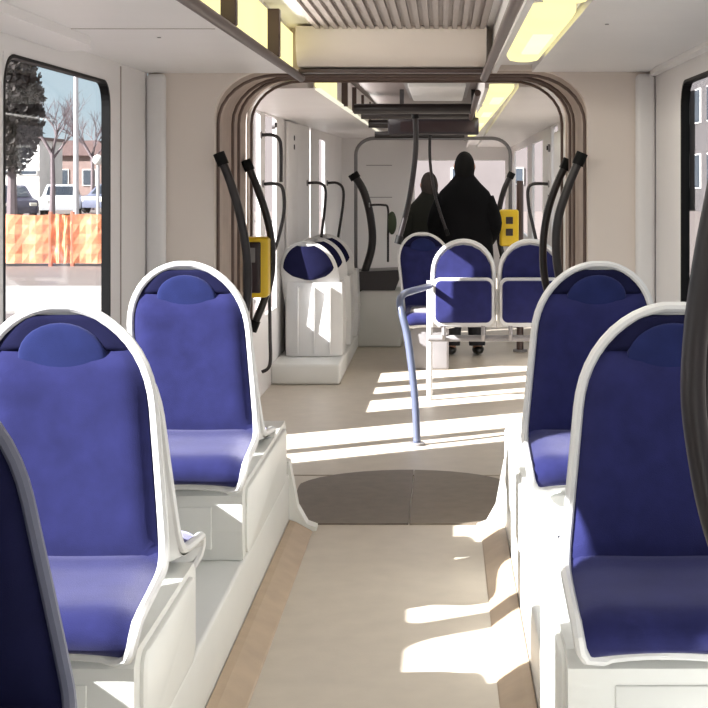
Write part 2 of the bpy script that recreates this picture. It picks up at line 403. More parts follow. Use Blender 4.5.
for y0, y1, lb in ((-2.5, -.6, 'yellow ceiling light panel on the right, behind the viewpoint'), (-.3, 1.6, 'yellow ceiling light panel on the right, overhead of the viewpoint'), (1.9, 3.6, 'yellow ceiling light panel on the right, out of view above the near seat'), (3.85, 5.4, 'yellow rounded ceiling light panel above the near right seats'),
                   (6.75+.5, 8.9, 'yellow ceiling light panel on the right just past the gangway'), (9.1, 10.7, 'second ceiling light panel past the gangway on the right'), (10.9, 12.8, 'third ceiling light panel past the gangway, before the far portal'), (13.3, 15.5, 'farthest ceiling light panel on the right')):
    panel_light(y0, y1, lb)
def area(x, y, z, sx, sy, e, rot=(0, 0, 0), col=(1, .95, .9)):
    d = bpy.data.lights.new('lamp_glow', 'AREA'); d.shape = 'RECTANGLE'; d.size = sx; d.size_y = sy; d.energy = e; d.color = col
    o = bpy.data.objects.new('lamp_glow', d); COL.objects.link(o); o.location = (x, y, z); o.rotation_euler = rot; return o
LE = 5
for y in (-1.2, 1.0, 3.0, 4.7): area(.48, y, 1.915, .1, 1.5, LE)
for y in (8.1, 9.9, 11.8, 14.4, 18): area(.5, y, 1.915, .1, 1.5, LE*.5)
for y in (-1.2, 1.0, 3.0, 4.9): area(-.40, y, 2.03, 1.5, .12, LE, (math.radians(90), 0, math.radians(-90)))
for y in (8.1, 10.0, 12.0, 15): area(-.40, y, 2.03, 1.5, .12, LE, (math.radians(90), 0, math.radians(-90)))
# transverse ceiling bars and the hanging display past the gangway
for i, (y, z, r, lb) in enumerate(((9.2, 1.93, .034, 'dark cross bar nearest on the ceiling past the gangway'), (10.0, 1.925, .03, 'second dark ceiling cross bar past the gangway'), (11.0, 1.90, .032, 'third dark ceiling cross bar, just behind the hanging display'), (12.0, 1.845, .03, 'fourth dark ceiling cross bar, before the far portal'))):
    tag(MB().tube([(-.39, y, z), (.36, y, z)], r, 10).build('ceiling_bar', M['dark'], smooth='auto'), lb, 'rail', 'ceiling cross bars')
r = empty('hanging_display', (.14, 10.4, 1.80), 'dark passenger display hung across the ceiling in front of the standing person', 'display')
MB().box(-.36, .30, 0, .12, 0, .125, .012).build('housing', M['disp'], r, smooth='auto')
MB().box(-.27, .27, -.004, .001, .02, .095).build('screen', M['screen'], r)
for x in (-.26, .26): MB().box(x-.015, x+.015, .045, .075, .115, .33).build('hanger', M['dark'], r)
# added pale panel: a lamp reflection on the ceiling, put in as white colour
r = empty('roof_hatch', (.14, 9.9, 2.12), 'pale panel painted as a lamp reflection in the dark middle ceiling above the hanging display', 'painted reflection')
MB().box(-.19, .19, -.5, 1.2, -.04, .006, .01).build('reflection_panel', M['white'], r, smooth='auto')
MB().box(-.22, .22, -.54, 1.24, -.012, .008).build('reflection_frame', M['grey'], r)

# ------------------------------------------------------------------ seats
SP = smoothpath([(0, -.305, .493), (0, -.335, .512), (0, -.338, .545), (0, -.30, .563), (0, -.17, .576), (0, -.06, .592), (0, -.008, .632), (0, .016, .72), (0, .05, .95), (0, .085, 1.19)], 7)
SL = [0]
for i in range(1, len(SP)): SL.append(SL[-1]+(SP[i]-SP[i-1]).length)
JT = next(i for i, p in enumerate(SP) if p.z > .615)       # joint of cushion and back
def s_at(s):
    s = min(max(s, 0), SL[-1]); i = 1
    while i < len(SL)-1 and SL[i] < s: i += 1
    t = (s-SL[i-1])/(SL[i]-SL[i-1]); p = SP[i-1].lerp(SP[i], t)
    d = SP[min(i+1, len(SP)-1)]-SP[max(i-2, 0)]; d.normalize()
    return p, Vector((0, -d.z, d.y))
def s_z(z):                                               # arclength where the back reaches height z
    for i in range(JT, len(SP)):
        if SP[i].z >= z:
            return SL[i-1]+(SL[i]-SL[i-1])*(z-SP[i-1].z)/(SP[i].z-SP[i-1].z)
    return SL[-1]
def hw(s):
    p, _ = s_at(s)
    if s < SL[JT]:
        q = min(1, max(0, s/.12)); return .135+.07*math.sqrt(max(0, 1-(1-q)**2))
    z1 = .96
    if p.z <= z1: return .205+.004*(p.z-.6)
    return .206*max(0, 1-((p.z-z1)/(1.19-z1))**2.1)**.5
def sp(u, s, off, shear, k=1.0, dw=0):
    p, n = s_at(s); w = max(0, hw(s)*k-dw)
    q = p+n*(off+.010*u*u*min(1, w/.15))
    return Vector((u*w+shear*(p.z-.6), q.y, q.z))
def make_seat(shear, name='tram_seat'):
    r = empty(name, (0, 0, 0))
    N, U = 46, 16
    end = s_z(1.1885)
    ss = [end*i/N for i in range(N-10)]; last = ss[-1]
    ss += [last+(end-last)*math.sin(math.pi/2*i/11) for i in range(1, 12)]
    us = [-1+2*i/U for i in range(U+1)]
    b = MB()
    front = [[sp(u, s, 0, shear) for u in us] for s in ss]
    back = [[sp(u, s, -.036*(1-.75*abs(u)**3)-.004, shear) for u in us] for s in ss]
    b.grid(front); b.grid(back)
    edge = [sp(-1, s, .004, shear) for s in ss]+[sp(1, s, .004, shear) for s in reversed(ss)]
    low = [sp(u, 0, .0, shear) for u in us]
    loop = [low[i] for i in range(U//2, 0, -1)]+edge+[low[i] for i in range(U-1, U//2, -1)]
    lp = [loop[0]]
    for q in loop[1:]:
        if (q-lp[-1]).length > .003: lp.append(q)
    loop = lp+[lp[0], lp[1]]
    b.tube(loop, .0125, 8)
    b.build('shell', M['white'], r, smooth='auto')
    def pad(nm, m, s0, s1, h, dw, n=16, e=6):
        rows = []
        for i in range(n+1):
            t = i/n; s = s0+(s1-s0)*t
            ft = 1-abs(2*t-1)**10
            rows.append([sp(u, s, -.004+(h+.004)*(ft*(1-abs(u)**e))+.007, shear, 1, dw) for u in us])
        return MB().grid(rows).build(nm, m, r, smooth=True)
    pad('seat_cushion', M['cloth'], .025, SL[JT]+.012, .022, .013)
    pad('backrest_pad', M['cloth'], SL[JT]-.012, s_z(1.088), .034, .011, 18, 8)
    pad('upper_pad', M['navy'], s_z(1.084), s_z(1.17), .010, .012)
    # headrest: a soft disc bulging over the top edge of the back pad
    rows = []; p0, n0 = s_at(s_z(1.07))
    for j in range(9):
        q = j/8*math.pi/2; row = []
        for i in range(29):
            a = 2*math.pi*i/28
            x = math.cos(a)*math.sin(q)*.105; z = math.sin(a)*math.sin(q)*.082
            s = s_z(1.07)+z
            pp, nn = s_at(s); o = pp+nn*(.016+.018*math.cos(q)**.6 if q < 1.5 else .012)
            row.append((x+shear*(pp.z-.6), o.y, o.z))
        rows.append(row)
    MB().grid(rows).build('headrest', M['cloth2'], r, smooth=True)
    return r
seatL = make_seat(-.11); seatR = make_seat(.11)
g1, g2 = 'blue seats along the left windows', 'blue seats along the right windows'
def seat_as(src, loc, label, grp, rz=0, first=False):
    if first:
        tag(src, label, 'seat', grp); src.location = loc; src.rotation_euler = (0, 0, rz); return src
    o = dup(src, loc, label, rz, grp); o['category'] = 'seat'; return o
XL, XR = -.665, .665
PI = math.pi
seat_as(seatL, (XL, 3.33, 0), 'front left blue tram seat facing us, rounded white rim', g1, first=True)
rear = seat_as(seatL, (XL, 4.97, 0), 'rear left blue tram seat facing us, just before the gangway', g1)
nl = make_seat(-.27)
seat_as(nl, (XL+.015, 2.45, -.02), 'nearest left seat, only a rim darkened as shade cut by the frame corner', g1, first=True)
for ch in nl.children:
    ch.data = ch.data.copy(); ch.data.materials[0] = M['slate'] if ch.name.startswith('shell') else M['navy']  # darker shell and pads: the shade on this seat is put into their colours
seat_as(seatR, (XR, 3.33, 0), 'near right navy tram seat facing us, mostly in shadow', g2, first=True)
seat_as(seatR, (XR, 4.97, 0), 'right navy tram seat facing us, behind the near right one', g2)
seat_as(seatR, (XL-.02, 3.575, -.05), 'left seat back to back with the front left one, only cushion showing', g1, PI)
seat_as(seatR, (XL-.02, 5.215, -.05), 'left seat turned to the gangway, hidden behind the rear left one', g1, PI)
seat_as(seatL, (XR+.02, 3.575, -.05), 'right seat back to back with the near right one, facing away', g2, PI)
seat_as(seatL, (XR+.02, 5.215, -.05), 'right seat turned to the gangway, hidden behind the second right one', g2, PI)
# moulded boxes that carry the back to back seats
def box_under(sx, y0, y1, label):
    xa = .475 if sx < 0 else .445
    r = empty('seat_box', (sx*xa, y0, .241), label, 'seat base', 'seat boxes')
    L = y1-y0; d = WX-.02-xa
    a, c = (0, sx*d)
    MB().prism([(0.02, 0), (0, .1), (0.0, .215), (.035, .245), (L-.035, .245), (L, .215), (L, .1), (L-.02, 0)], 'x', a, c).build('box_body', M['podium'], r)
    ol = rrect(.06, L-.06, .005, .225, .045)
    rs = [[(-sx*x, L/2+(p[0]-L/2)*k, .115+(p[1]-.115)*k) for p in ol] for x, k in ((-.002, 1), (.008, 1), (.012, .97))]
    MB().rings(rs).build('side_panel', M['podium'], r, smooth='auto')
    MB().box(sx*.1, sx*(d-.1), -.004, .022, .04, .18, .003).build('front_panel', M['podium'], r, smooth='auto')
    return r
box_under(-1, 3.04, 3.80, 'pale moulded box under the front left seats')
box_under(-1, 4.68, 5.98, 'pale moulded box under the rear left seats, beside the gangway')
box_under(-1, 2.08, 2.58, 'pale moulded box under the nearest left seat')
box_under(1, 3.04, 3.80, 'pale moulded box under the near right seats')
box_under(1, 4.68, 5.98, 'sunlit moulded box under the rear right seats')

# folding seats in the second module (pair, facing us)
def flip_seat():
    r = empty('folding_seat', (0, 0, 0))
    w = .2
    def outline(k, z0, z1, zs, n=10):
        p = [(-w*k, z0)]
        for i in range(n+1):
            a = math.pi-math.pi*i/n; p.append((w*k*math.cos(a), zs+(z1-zs)*math.sin(a)))
        return p+[(w*k, z0)]
    MB().prism(outline(1, .5, 1.07, .86), 'y', .0, .035).build('back_shell', M['white'], r)
    b = MB(); b.tube([(p[0], .0, p[1]) for p in outline(1, .5, 1.07, .86, 16)], .016, 8); b.build('back_rim', M['white'], r, smooth=True)
    MB().prism(outline(.92, .52, 1.045, .86), 'y', -.018, 0).build('backrest_pad', M['cloth'], r)
    # cushion folded up against the back
    c = rrect(-w*1.0, w*1.0, .515, .83, .045)
    s_ = MB(); s_.rings([[(p[0], y, p[1]) for p in c] for y in (-.025, -.07)]); q = s_.build('cushion_shell', M['white'], r)
    c2 = rrect(-w*.93, w*.93, .535, .812, .04)
    ctr = (0, .67)
    MB().rings([[(p[0]*k, y, ctr[1]+(p[1]-ctr[1])*k) for p in c2] for y, k in ((-.07, 1), (-.085, .985), (-.092, .93))]).build('seat_cushion', M['cloth'], r, smooth='auto')
    for x in (-.13, .13):
        MB().tube([(x, -.05, .53), (x, -.05, .46), (x, .03, .42)], .014, 8).build('bracket', M['grey'], r, smooth='auto')
    return r
fs = flip_seat(); fs.location = (.315, 9.5, 0)
tag(fs, 'left folding seat of the pair past the gangway, half sunlit', 'seat', 'folding seats')
dup(fs, (.755, 9.5, 0), 'right folding seat of the pair past the gangway', group='folding seats')
r = empty('seat_stand', (.53, 9.55, 0), 'pale frame carrying the two folding seats past the gangway', 'seat frame')
MB().tube([(-.45, 0, .42), (.45, 0, .42)], .022, 10).build('beam', M['grey'], r, smooth='auto')
for x in (-.44, .44): MB().tube([(x, .05, .001), (x, .05, .80)], .02, 10).build('post', M['white'], r, smooth='auto')
# armrest-like rail from the folding seats down to the floor
r = empty('floor_rail', tuple(at(416, 446, 8.0)), 'bent blue-grey rail from folding seat down to the aisle floor', 'handrail')
o = Vector(r.location); o.z = 0; r.location = o
pts = [at(417, 446, 8.0)+Vector((0, 0, .002)), at(415, 400, 8.0), at(408, 340, 8.05), at(400, 305, 8.1), at(403, 295, 8.25), at(412, 291, 8.6), at(430, 286, 9.45)]
pts = [Vector(p)-o for p in pts]; pts[0].z = .003
MB().tube(smoothpath(pts, 6), .021, 10).build('rail_tube', M['steelb'], r, smooth=True)
MB().tube([pts[0], pts[0]+Vector((0, 0, .012))], .045, 14).build('floor_flange', M['grey'], r, smooth='auto')

# single seats with white high backs along the left wall, facing away
def wall_seat():
    r = dup(seatR, (0, 0, 0), '', PI); r.name = 'high_back_seat'
    b = MB()                                        # skirt down to the step, on the back (towards us: +y local)
    rs = []
    for z, w, y in ((.155, .21, .10), (.4, .215, .085), (.7, .205, .06), (.95, .2, .07)):
        rs.append([(x, yy, z+.19) for x, yy in ((-w, -.28), (-w, y), (-w*.6, y+.03), (0, y+.04), (w*.6, y+.03), (w, y), (w, -.28))])
    b.rings(rs[:3]).build('skirt', M['white'], r, smooth='auto')
    for x in (-.12, 0, .12):
        MB().box(x-.006, x+.006, .06, .145, .36, .86, .003).build('rib', M['white'], r)
    s0, s1 = s_z(.92), s_z(1.175); rows = []
    for i in range(13):
        t = i/12; s = s0+(s1-s0)*t
        f = math.sqrt(min(1, t*3.2))                # rounded lower edge
        rows.append([sp(u*(.25+.75*f), s, -.06*(1-.5*abs(u)**3)-.008, .11, 1, .012) for u in [-1+2*k/16 for k in range(17)]])
    MB().grid(rows).build('back_cover', M['navy'], r, smooth=True)
    r['category'] = 'seat'; r['group'] = 'high back seats at the left wall'
    return r
ws = wall_seat()
ws.location = (-.785, 10.85, -.19); ws['label'] = 'white high-backed seat with dark cover, nearest of the row past the gangway'
dup(ws, (-.77, 11.55, -.19), 'white high-backed seat, middle of the left wall row', PI, 'high back seats at the left wall')
dup(ws, (-.755, 12.2, -.19), 'white high-backed seat, last of the left row before the far portal', PI, 'high back seats at the left wall')
struct(MB().box(-1.06, -.56, 10.3, 12.9, .001, .15, .02).build('podium_far', M['podium'], smooth='auto'))
# dark seat facing us beyond the folding seats
sd = seat_as(seatL, (.075, 11.4, -.15), 'navy seat with white rim half hidden behind the folding seats', 'far seats')
MB().box(-.15, .15, -.3, .0, .151, .62, .02).build('pedestal', M['grey'], sd, smooth='auto')
# dark bench on a pale box at the left of the far portal
r = empty('bench_seat', (-.44, 12.56, 0), 'dark wedge bench cushion on a pale box, left of the far portal', 'bench')
MB().box(-.16, .26, 0, .42, .001, .5, .02).build('bench_box', M['podium'], r, smooth='auto')
MB().prism([(-.17, .50), (.20, .50), (.27, .68), (-.17, .66)], 'y', -.01, .42).build('bench_cushion', M['disp'], r)

# ------------------------------------------------------------------ handrails
def bow(name, pts, rad, label, grp, foot=True):
    o0 = Vector(pts[-1]); r = empty(name, o0, label, 'handrail', grp)
    p = [Vector(q)-o0 for q in pts]
    MB().tube(smoothpath(p, 8), rad, 12).build('rail_tube', M['dark'], r, smooth=True)
    for q, d in ((p[0], p[1]-p[0]), (p[-1], p[-2]-p[-1])):
        d = d.normalized(); MB().tube([q-d*.005, q+d*.05], rad*1.35, 12).build('end_collar', M['rubber'], r, smooth='auto')
    return r
gb = 'bowed handrails at the near gangway'
def Q(d, *xy): return [at(x, y, d) for x, y in xy]
bow('bow_rail', Q(6.08, (219, 154), (231, 184), (241, 220), (247, 260), (247, 300), (240, 335)), .0185, 'outer bowed dark handrail on the left edge of the gangway opening', gb)
bow('bow_rail', Q(7.0, (246, 161), (258, 190), (268, 222), (272, 252), (269, 286), (252, 330)), .0185, 'inner bowed dark handrail on the left, carrying the yellow validator', gb)
bow('bow_rail', Q(6.08, (582, 154), (570, 182), (559, 215), (556, 245), (560, 280), (572, 325)), .0185, 'outer bowed dark handrail on the right edge of the gangway opening', gb)
bow('bow_rail', Q(7.0, (568, 160), (556, 186), (547, 215), (543, 248), (546, 285), (560, 325)), .0185, 'inner bowed dark handrail on the right of the gangway opening', gb)
gn = 'near handrails at the right frame edge'
bow('bow_rail', Q(2.1, (735, 70), (722, 170), (707, 250), (697, 320), (693, 390), (699, 450), (713, 520), (740, 600)), .0185, 'thick dark bowed handrail cutting the right frame edge', gn)
bow('bow_rail', Q(2.2, (746, 70), (733, 170), (720, 250), (711, 320), (706, 390), (711, 450), (722, 500), (750, 600)), .0185, 'second bowed handrail hugging the thick one at the right frame edge', gn)
gf = 'bowed handrails at the far portal'
bow('bow_rail', Q(12.6, (353, 174), (364, 192), (371, 220), (372, 245), (366, 268), (358, 290)), .035, 'dark bowed handrail at the left side of the far portal', gf)
bow('bow_rail', Q(12.6, (512, 173), (504, 190), (499, 212), (499, 238), (504, 262)), .024, 'dark bowed handrail at the right side of the far portal', gf)
gt = 'poles in the second car'
bow('curved_pole', Q(9.5, (415, 111), (416, 140), (414, 168), (408, 205), (398, 243)), .018, 'dark curved pole hanging from the ceiling left of the standing person', gt)
bow('curved_pole', Q(11.6, (430, 130), (430, 160), (434, 190), (440, 212), (448, 235)), .012, 'thin curved pole in front of the standing person', gt)
gh = 'hooked handrails on the far left wall'
def wallrail(d, xy, label, rad=.012, grp=gh):
    p = Q(d, *xy); p = [p[0]]+p[1:]
    o0 = p[-1]; r = empty('hook_rail', o0, label, 'handrail', grp)
    MB().tube(smoothpath([q-o0 for q in p], 5), rad, 10).build('rail_tube', M['dark'], r, smooth=True)
    q = p[0]-o0; MB().tube([q, q+Vector((-.01 if label.find('right') < 0 else .01, 0, 0))], rad*2, 12).build('wall_rosette', M['grey'], r, smooth='auto')
    return r
wallrail(9.45, [(262, 135), (272, 135), (279, 139), (281, 150), (281, 182)], 'upper hooked rail beside the left door past the gangway')
wallrail(9.45, [(264, 184), (277, 184), (283, 190), (284, 212), (278, 240), (270, 268), (270, 330), (270, 364), (262, 372)], 'long thin door rail past the left gangway edge, reaching the floor')
wallrail(11.5, [(308, 183), (319, 183), (325, 188), (325, 205), (321, 240)], 'hooked rail above the white seats, nearer of two')
wallrail(12.4, [(328, 183), (337, 183), (343, 189), (343, 205), (338, 238)], 'hooked rail above the white seats, farther of two')
wallrail(9.9, [(548, 184), (533, 184), (528, 190), (529, 208), (533, 226), (537, 244)], 'hooked dark rail on the right wall panel past the gangway', .012, 'right wall rail')
r = wallrail(12.3, [(370, 205), (383, 205), (388, 209), (388, 235), (388, 262)], 'thin bent rail with a green pad above the dark bench', .010, 'bench rail')
o0 = Vector(r.location); c = at(392, 223, 12.3)-o0
MB().ball(c, (.04, .03, .10)).build('pad', M['green'], r, smooth=True)

r = empty('hoop_rail', (0, 13.0, 0), 'slim grey hoop rail arching over the aisle behind the standing person', 'handrail')
MB().tube([(p[0], 0, p[1]+.002) for p in arch(.70, 1.84, .17, .15, xo=.09)], .016, 8).build('hoop_tube', M['grey'], r, smooth=True)
# ticket validators
def validator(loc, label, h, w, front_x, rz=0):
    r = empty('ticket_validator', loc, label, 'ticket machine', 'yellow ticket validators', rz)
    MB().box(-w/2, w/2, -w*.45, w*.45, 0, h, .02).build('body', M['yellow'], r, smooth='auto')
    MB().box(front_x-w*.36, front_x+w*.36, -w*.45-.012, -w*.45+.004, h*.08, h*.92, .008).build('front_plate', M['screen'], r, smooth='auto')
    return r
v = validator(at(257, 297, 6.9), 'yellow ticket validator with dark front on the left gangway handrail', .29, .12, -.018)
MB().box(-.055, -.0, -.074, -.066, .17, .24, .003).build('screen', M['grey'], v)
for i in (0,):
    MB().tube([(.0, .05, .14), (.06, .10, .16)], .02, 10).build('clamp', M['dark'], v, smooth='auto')
v = validator(at(509, 246, 12.2), 'yellow ticket validator with two dark eyes beside the standing person', .31, .16, 0)
for ch in list(v.children):
    if ch.name.startswith('front_plate'): bpy.data.objects.remove(ch)
for z in (.09, .19): MB().box(-.03, .03, -.08, -.07, z, z+.06, .004).build('button', M['screen'], v)
p = at(520, 0, 12.25); 
r = empty('validator_pole', (p.x, p.y, 0), 'brown pole standing beside the far yellow ticket validator', 'pole')
MB().tube([(0, 0, .002), (0, 0, 1.46)], .03, 12).build('pole_tube', M['rail'], r, smooth='auto')
MB().tube([(0, 0, .001), (0, 0, .02)], .06, 14).build('pole_base', M['grey'], r, smooth='auto')
# small dark fittings on the far walls
def fitting(x, y, d, sx, label, rad=.03):
    wx = sx*(WX-.004)+ (d-7.15)*math.tan(math.radians(.55))
    z = CAMZ-(y-CY)*d/F
    r = empty('wall_button', (wx, d, z), label, 'button', 'small wall fittings past the gangway')
    MB().tube([(0, 0, 0), (-sx*.02, 0, 0)], rad, 14).build('housing', M['grey'], r, smooth='auto')
    MB().tube([(-sx*.02, 0, 0), (-sx*.032, 0, 0)], rad*.6, 14).build('push_cap', M['dark'], r, smooth='auto')
def dwall(px, sx): return (sx*WX-CAMX)*F/(px-CX)
fitting(272, 125, 10.35, -1, 'small dark button above the upper hooked rail on the left wall')
fitting(312, 138, 11.5, -1, 'small dark button above the white seats on the left wall', .035)
fitting(312, 147, 11.5, -1, 'lower small dark button above the white seats on the left wall', .035)
fitting(544, 148, 12.8, 1, 'small dark button high on the far right wall panel', .035)
fitting(567, 126, 10.6, 1, 'small dark button on the right wall near the gangway arch')
fitting(546, 197, 12.6, 1, 'small dark button low on the far right wall panel', .035)
r = struct(MB().box(WX-.035+.035, WX-.002+.035, 10.4, 11.75, .1, 1.86, .02).build('trim_20', M['white'], smooth='auto'))

# ------------------------------------------------------------------ people
def person(loc, label, coat, hairm, rz=0, hgt=1.0, wide=1.0, hooded=False):
    r = empty('person', loc, label, 'person', None, rz)
    J = dict(pel=(0, 0, .95), sp=(0, 0, 1.12), ch=(0, .0, 1.3), nb=(0, .0, 1.43), nk=(0, .01, 1.49), hd=(0, .02, 1.56), ht=(0, .02, 1.63))
    R = dict(pel=.13, sp=.12, ch=.135, nb=.075, nk=.052, hd=.078, ht=.072)
    E = [('pel', 'sp'), ('sp', 'ch'), ('ch', 'nb'), ('nb', 'nk'), ('nk', 'hd'), ('hd', 'ht')]
    for s, t in ((-1, 'l'), (1, 'r')):
        J.update({'sh'+t: (s*.165, 0, 1.30), 'el'+t: (s*.24, -.02, 1.10), 'wr'+t: (s*.19, .16, .93), 'hip'+t: (s*.09, 0, .88), 'kn'+t: (s*.10, .015, .48), 'an'+t: (s*.105, -.01, .085), 'to'+t: (s*.12, .15, .035)})
        R.update({'sh'+t: .062, 'el'+t: .043, 'wr'+t: .028, 'hip'+t: .085, 'kn'+t: .056, 'an'+t: .04, 'to'+t: .035})
        E += [('ch', 'sh'+t), ('sh'+t, 'el'+t), ('el'+t, 'wr'+t), ('pel', 'hip'+t), ('hip'+t, 'kn'+t), ('kn'+t, 'an'+t), ('an'+t, 'to'+t)]
        J['pm'+t] = (s*.165, .215, .905); R['pm'+t] = .03; E.append(('wr'+t, 'pm'+t))
    keys = list(J)
    def skinmesh(J, R, E, rootk):
        keys = list(J); me = bpy.data.meshes.new('skin_tmp')
        me.from_pydata([J[k] for k in keys], [(keys.index(a), keys.index(c)) for a, c in E], [])
        o = bpy.data.objects.new('skin_tmp', me); COL.objects.link(o)
        md = o.modifiers.new('s', 'SKIN'); su = o.modifiers.new('u', 'SUBSURF'); su.levels = 2; su.render_levels = 2
        for i, k in enumerate(keys):
            me.skin_vertices[0].data[i].radius = (R[k], R[k]); me.skin_vertices[0].data[i].use_root = (k == rootk)
        dg = bpy.context.evaluated_depsgraph_get(); ev = o.evaluated_get(dg).to_mesh()
        out = ([tuple(v.co) for v in ev.vertices], [tuple(p.vertices) for p in ev.polygons])
        bpy.data.objects.remove(o); return out
    b = MB(); vs, fs = skinmesh(J, R, E, 'pel'); b.add(vs, fs)
    for s in (-1, 1):       # five fingers each, curled
        for k, ln in enumerate((.07, .08, .074, .058)):
            x = s*.16+(k-1.5)*.019
            b.tube(smoothpath([(x, .21, .905), (x, .21+ln*.55, .875), (x, .21+ln*.7, .835-ln*.2)], 4), [.0095]*8+[.007], 7)
        b.tube(smoothpath([(s*.15, .18, .93), (s*.115, .22, .92), (s*.11, .25, .905)], 4), [.011]*8+[.008], 7)
    b.ball((0, .105, 1.575), (.014, .022, .02), 10, 8)                       # nose
    b.ball((0, .02, 1.58), (.078, .092, .112), 18, 12)
    for s in (-1, 1):
        b.ball((s*.08, .02, 1.575), (.012, .02, .03), 8, 6); b.ball((s*.03, .104, 1.60), (.012, .008, .008), 8, 6)
    b.ball((0, .103, 1.53), (.025, .01, .008), 8, 6)                         # mouth
    b.build('body', M['skin'], r, smooth=True)
    # coat: torso loft with shoulders, down to mid thigh
    rs = []
    for z, w, d in ((.66, .25, .165), (.8, .245, .165), (.95, .235, .16), (1.1, .24, .155), (1.2, .25, .155), (1.29, .245, .15), (1.37, .205, .13), (1.44, .135, .105), (1.50, .085, .085), (1.535, .07, .08)):
        rs.append([(w*wide*math.cos(a), d*math.sin(a), z) for a in [2*PI*i/24 for i in range(24)]])
    c = MB().rings(rs)
    for t, s in (('l', -1), ('r', 1)):
        P = [Vector(J[k+t]) for k in ('sh', 'el', 'wr')]; P[0].x *= wide; P[1].x *= wide*1.02
        c.tube(smoothpath(P, 6), [.088-.036*i/12 for i in range(13)], 12)
    c.build('coat', coat, r, smooth=True)
    c = MB()
    for t in ('l', 'r'):
        P = [Vector(J[k+t]) for k in ('hip', 'kn', 'an')]; c.tube(smoothpath(P, 6), [.112-.045*i/12 for i in range(13)], 12)
    c.build('trousers', M['trou'], r, smooth=True)
    for t, s in (('l', -1), ('r', 1)):
        MB().ball((s*.115, .07, .045), (.05, .14, .045), 14, 8).build('shoe', M['shoe'], r, smooth=True)
    h = MB(); rows = []
    for j in range(9):
        q = j/8*PI*.66
        rows.append([(.086*math.sin(q)*math.cos(a), .012+.104*math.sin(q)*math.sin(a)*(1 if math.sin(a) < .3 else .86), 1.59+.118*math.cos(q)-(.09*(j/8)**2*max(0, .35-math.sin(a)))) for a in [2*PI*i/20 for i in range(21)]])
    h.grid(rows).build('hair', hairm, r, smooth=True)
    r.scale = (hgt, hgt, hgt)
    return r
person((.36, 12.0, 0), 'person standing with back to us in long black coat, in the aisle', M['coat'], M['hair'], 0, 1.0, 1.0)
person((.06, 12.8, 0), 'shorter brown-haired person in olive jacket, left of the black coat', M['olive'], M['hairb'], .2, .90)

# ------------------------------------------------------------------ outside
G = -.35
struct(MB().box(-160, 160, -80, 300, G-.2, G).build('ground', M['asphalt']))
struct(MB().box(-30, -2.6, 19.3, 23.8, G, G+.03).build('pavement', M['kerb']))
# orange netting fence, one panel per bay
def fence(x0, x1, y, label):
    r = empty('netting_fence', (x0, y, G), label, 'fence', 'orange netting fence panels')
    L = x1-x0
    b = MB(); rows = []
    for j in range(6):
        rows.append([(L*i/10, +.025*math.sin(i*1.7+x0)+.02*math.sin(j*2+i), .06+1.0*j/5+.012*math.sin(i*.63)*(j/5)) for i in range(11)])
    b.grid(rows); me = b.build('netting', M['net'], r)
    sm = me.modifiers.new('t', 'SOLIDIFY'); sm.thickness = .012
    for x in (0, L): MB().tube([(x, .03, 0), (x, .03, 1.12)], .03, 8).build('post', M['post'], r, smooth='auto')
fl = ['orange netting fence panel at left edge of the left window', 'orange netting fence panel left of the two posts', 'orange netting fence panel right of the two posts', 'orange netting fence panel by the black window edge']
xs = [-12.4, -10.8, -9.3, -7.85, -7.4, -6.1]
fl = ['orange netting fence panel hidden left of the window', 'orange netting fence panel at the left window edge', 'wide orange netting fence panel in mid window', 'narrow orange netting fence panel between two close posts', 'orange netting fence panel beside the black window edge']
for i in range(5): fence(xs[i], xs[i+1]-.03, 29.4, fl[i])
# cars
def car(loc, rz, paint, label):
    r = empty('car', loc, label, 'car', 'parked cars', rz)
    W = .85
    body = [(-2.05, .28), (-2.1, .55), (-2.0, .82), (-1.0, .92), (1.5, .95), (2.0, .86), (2.1, .6), (2.05, .28)]
    b = MB()
    rs = [[(x, p[0]*k, .6+(p[1]-.6)*k) for p in body] for x, k in ((-W, .95), (-W+.08, 1), (W-.08, 1), (W, .95))]
    b.rings(rs)
    cab = [(-1.1, .9), (-.45, 1.38), (-.2, 1.45), (.95, 1.45), (1.25, 1.36), (1.75, .94)]
    b.rings([[(x*(1-.18*max(0, (p[1]-.9)/.5)), p[0], p[1]) for p in cab] for x in (-W+.04, W-.04)])
    b.build('car_body', paint, r, smooth='auto')
    g = MB(); g.add([(-.64, -1.04, .96), (.64, -1.04, .96), (.56, -.5, 1.36), (-.56, -.5, 1.36)], [(0, 1, 2, 3)]); g.v = [(x, y-.02, z+.01) for x, y, z in g.v]
    g.build('windscreen', M['carglass'], r)
    g = MB(); g.add([(-.62, 1.73, .98), (.62, 1.73, .98), (.55, 1.30, 1.34), (-.55, 1.30, 1.34)], [(0, 1, 2, 3)]); g.v = [(x, y+.03, z+.01) for x, y, z in g.v]
    g.build('rear_window', M['carglass'], r)
    for s in (-1, 1):
        g = MB(); g.add([(s*.80, -.85, .97), (s*.80, 1.45, .97), (s*.70, 1.1, 1.36), (s*.70, -.35, 1.36)], [(0, 1, 2, 3)]); g.build('side_window', M['carglass'], r)
        for y in (-1.3, 1.3):
            MB().tube([(s*.66, y, .31), (s*.86, y, .31)], .31, 20).build('wheel', M['tyre'], r, smooth='auto')
        MB().box(s*.45, s*.75, -2.09, -2.0, .58, .72, .02).build('headlight', M['lamplens'], r)
    return r
car((-18.6, 62, G), .5, M['cardark'], 'dark parked car beyond the fence, at the left window edge')
car((-17.9, 68, G), .2, M['carsilver'], 'silver parked car beyond the fence, in mid window')
car((-16.6, 73, G), -.3, M['carblue'], 'blue-grey parked car beyond the fence, by the lamp post')
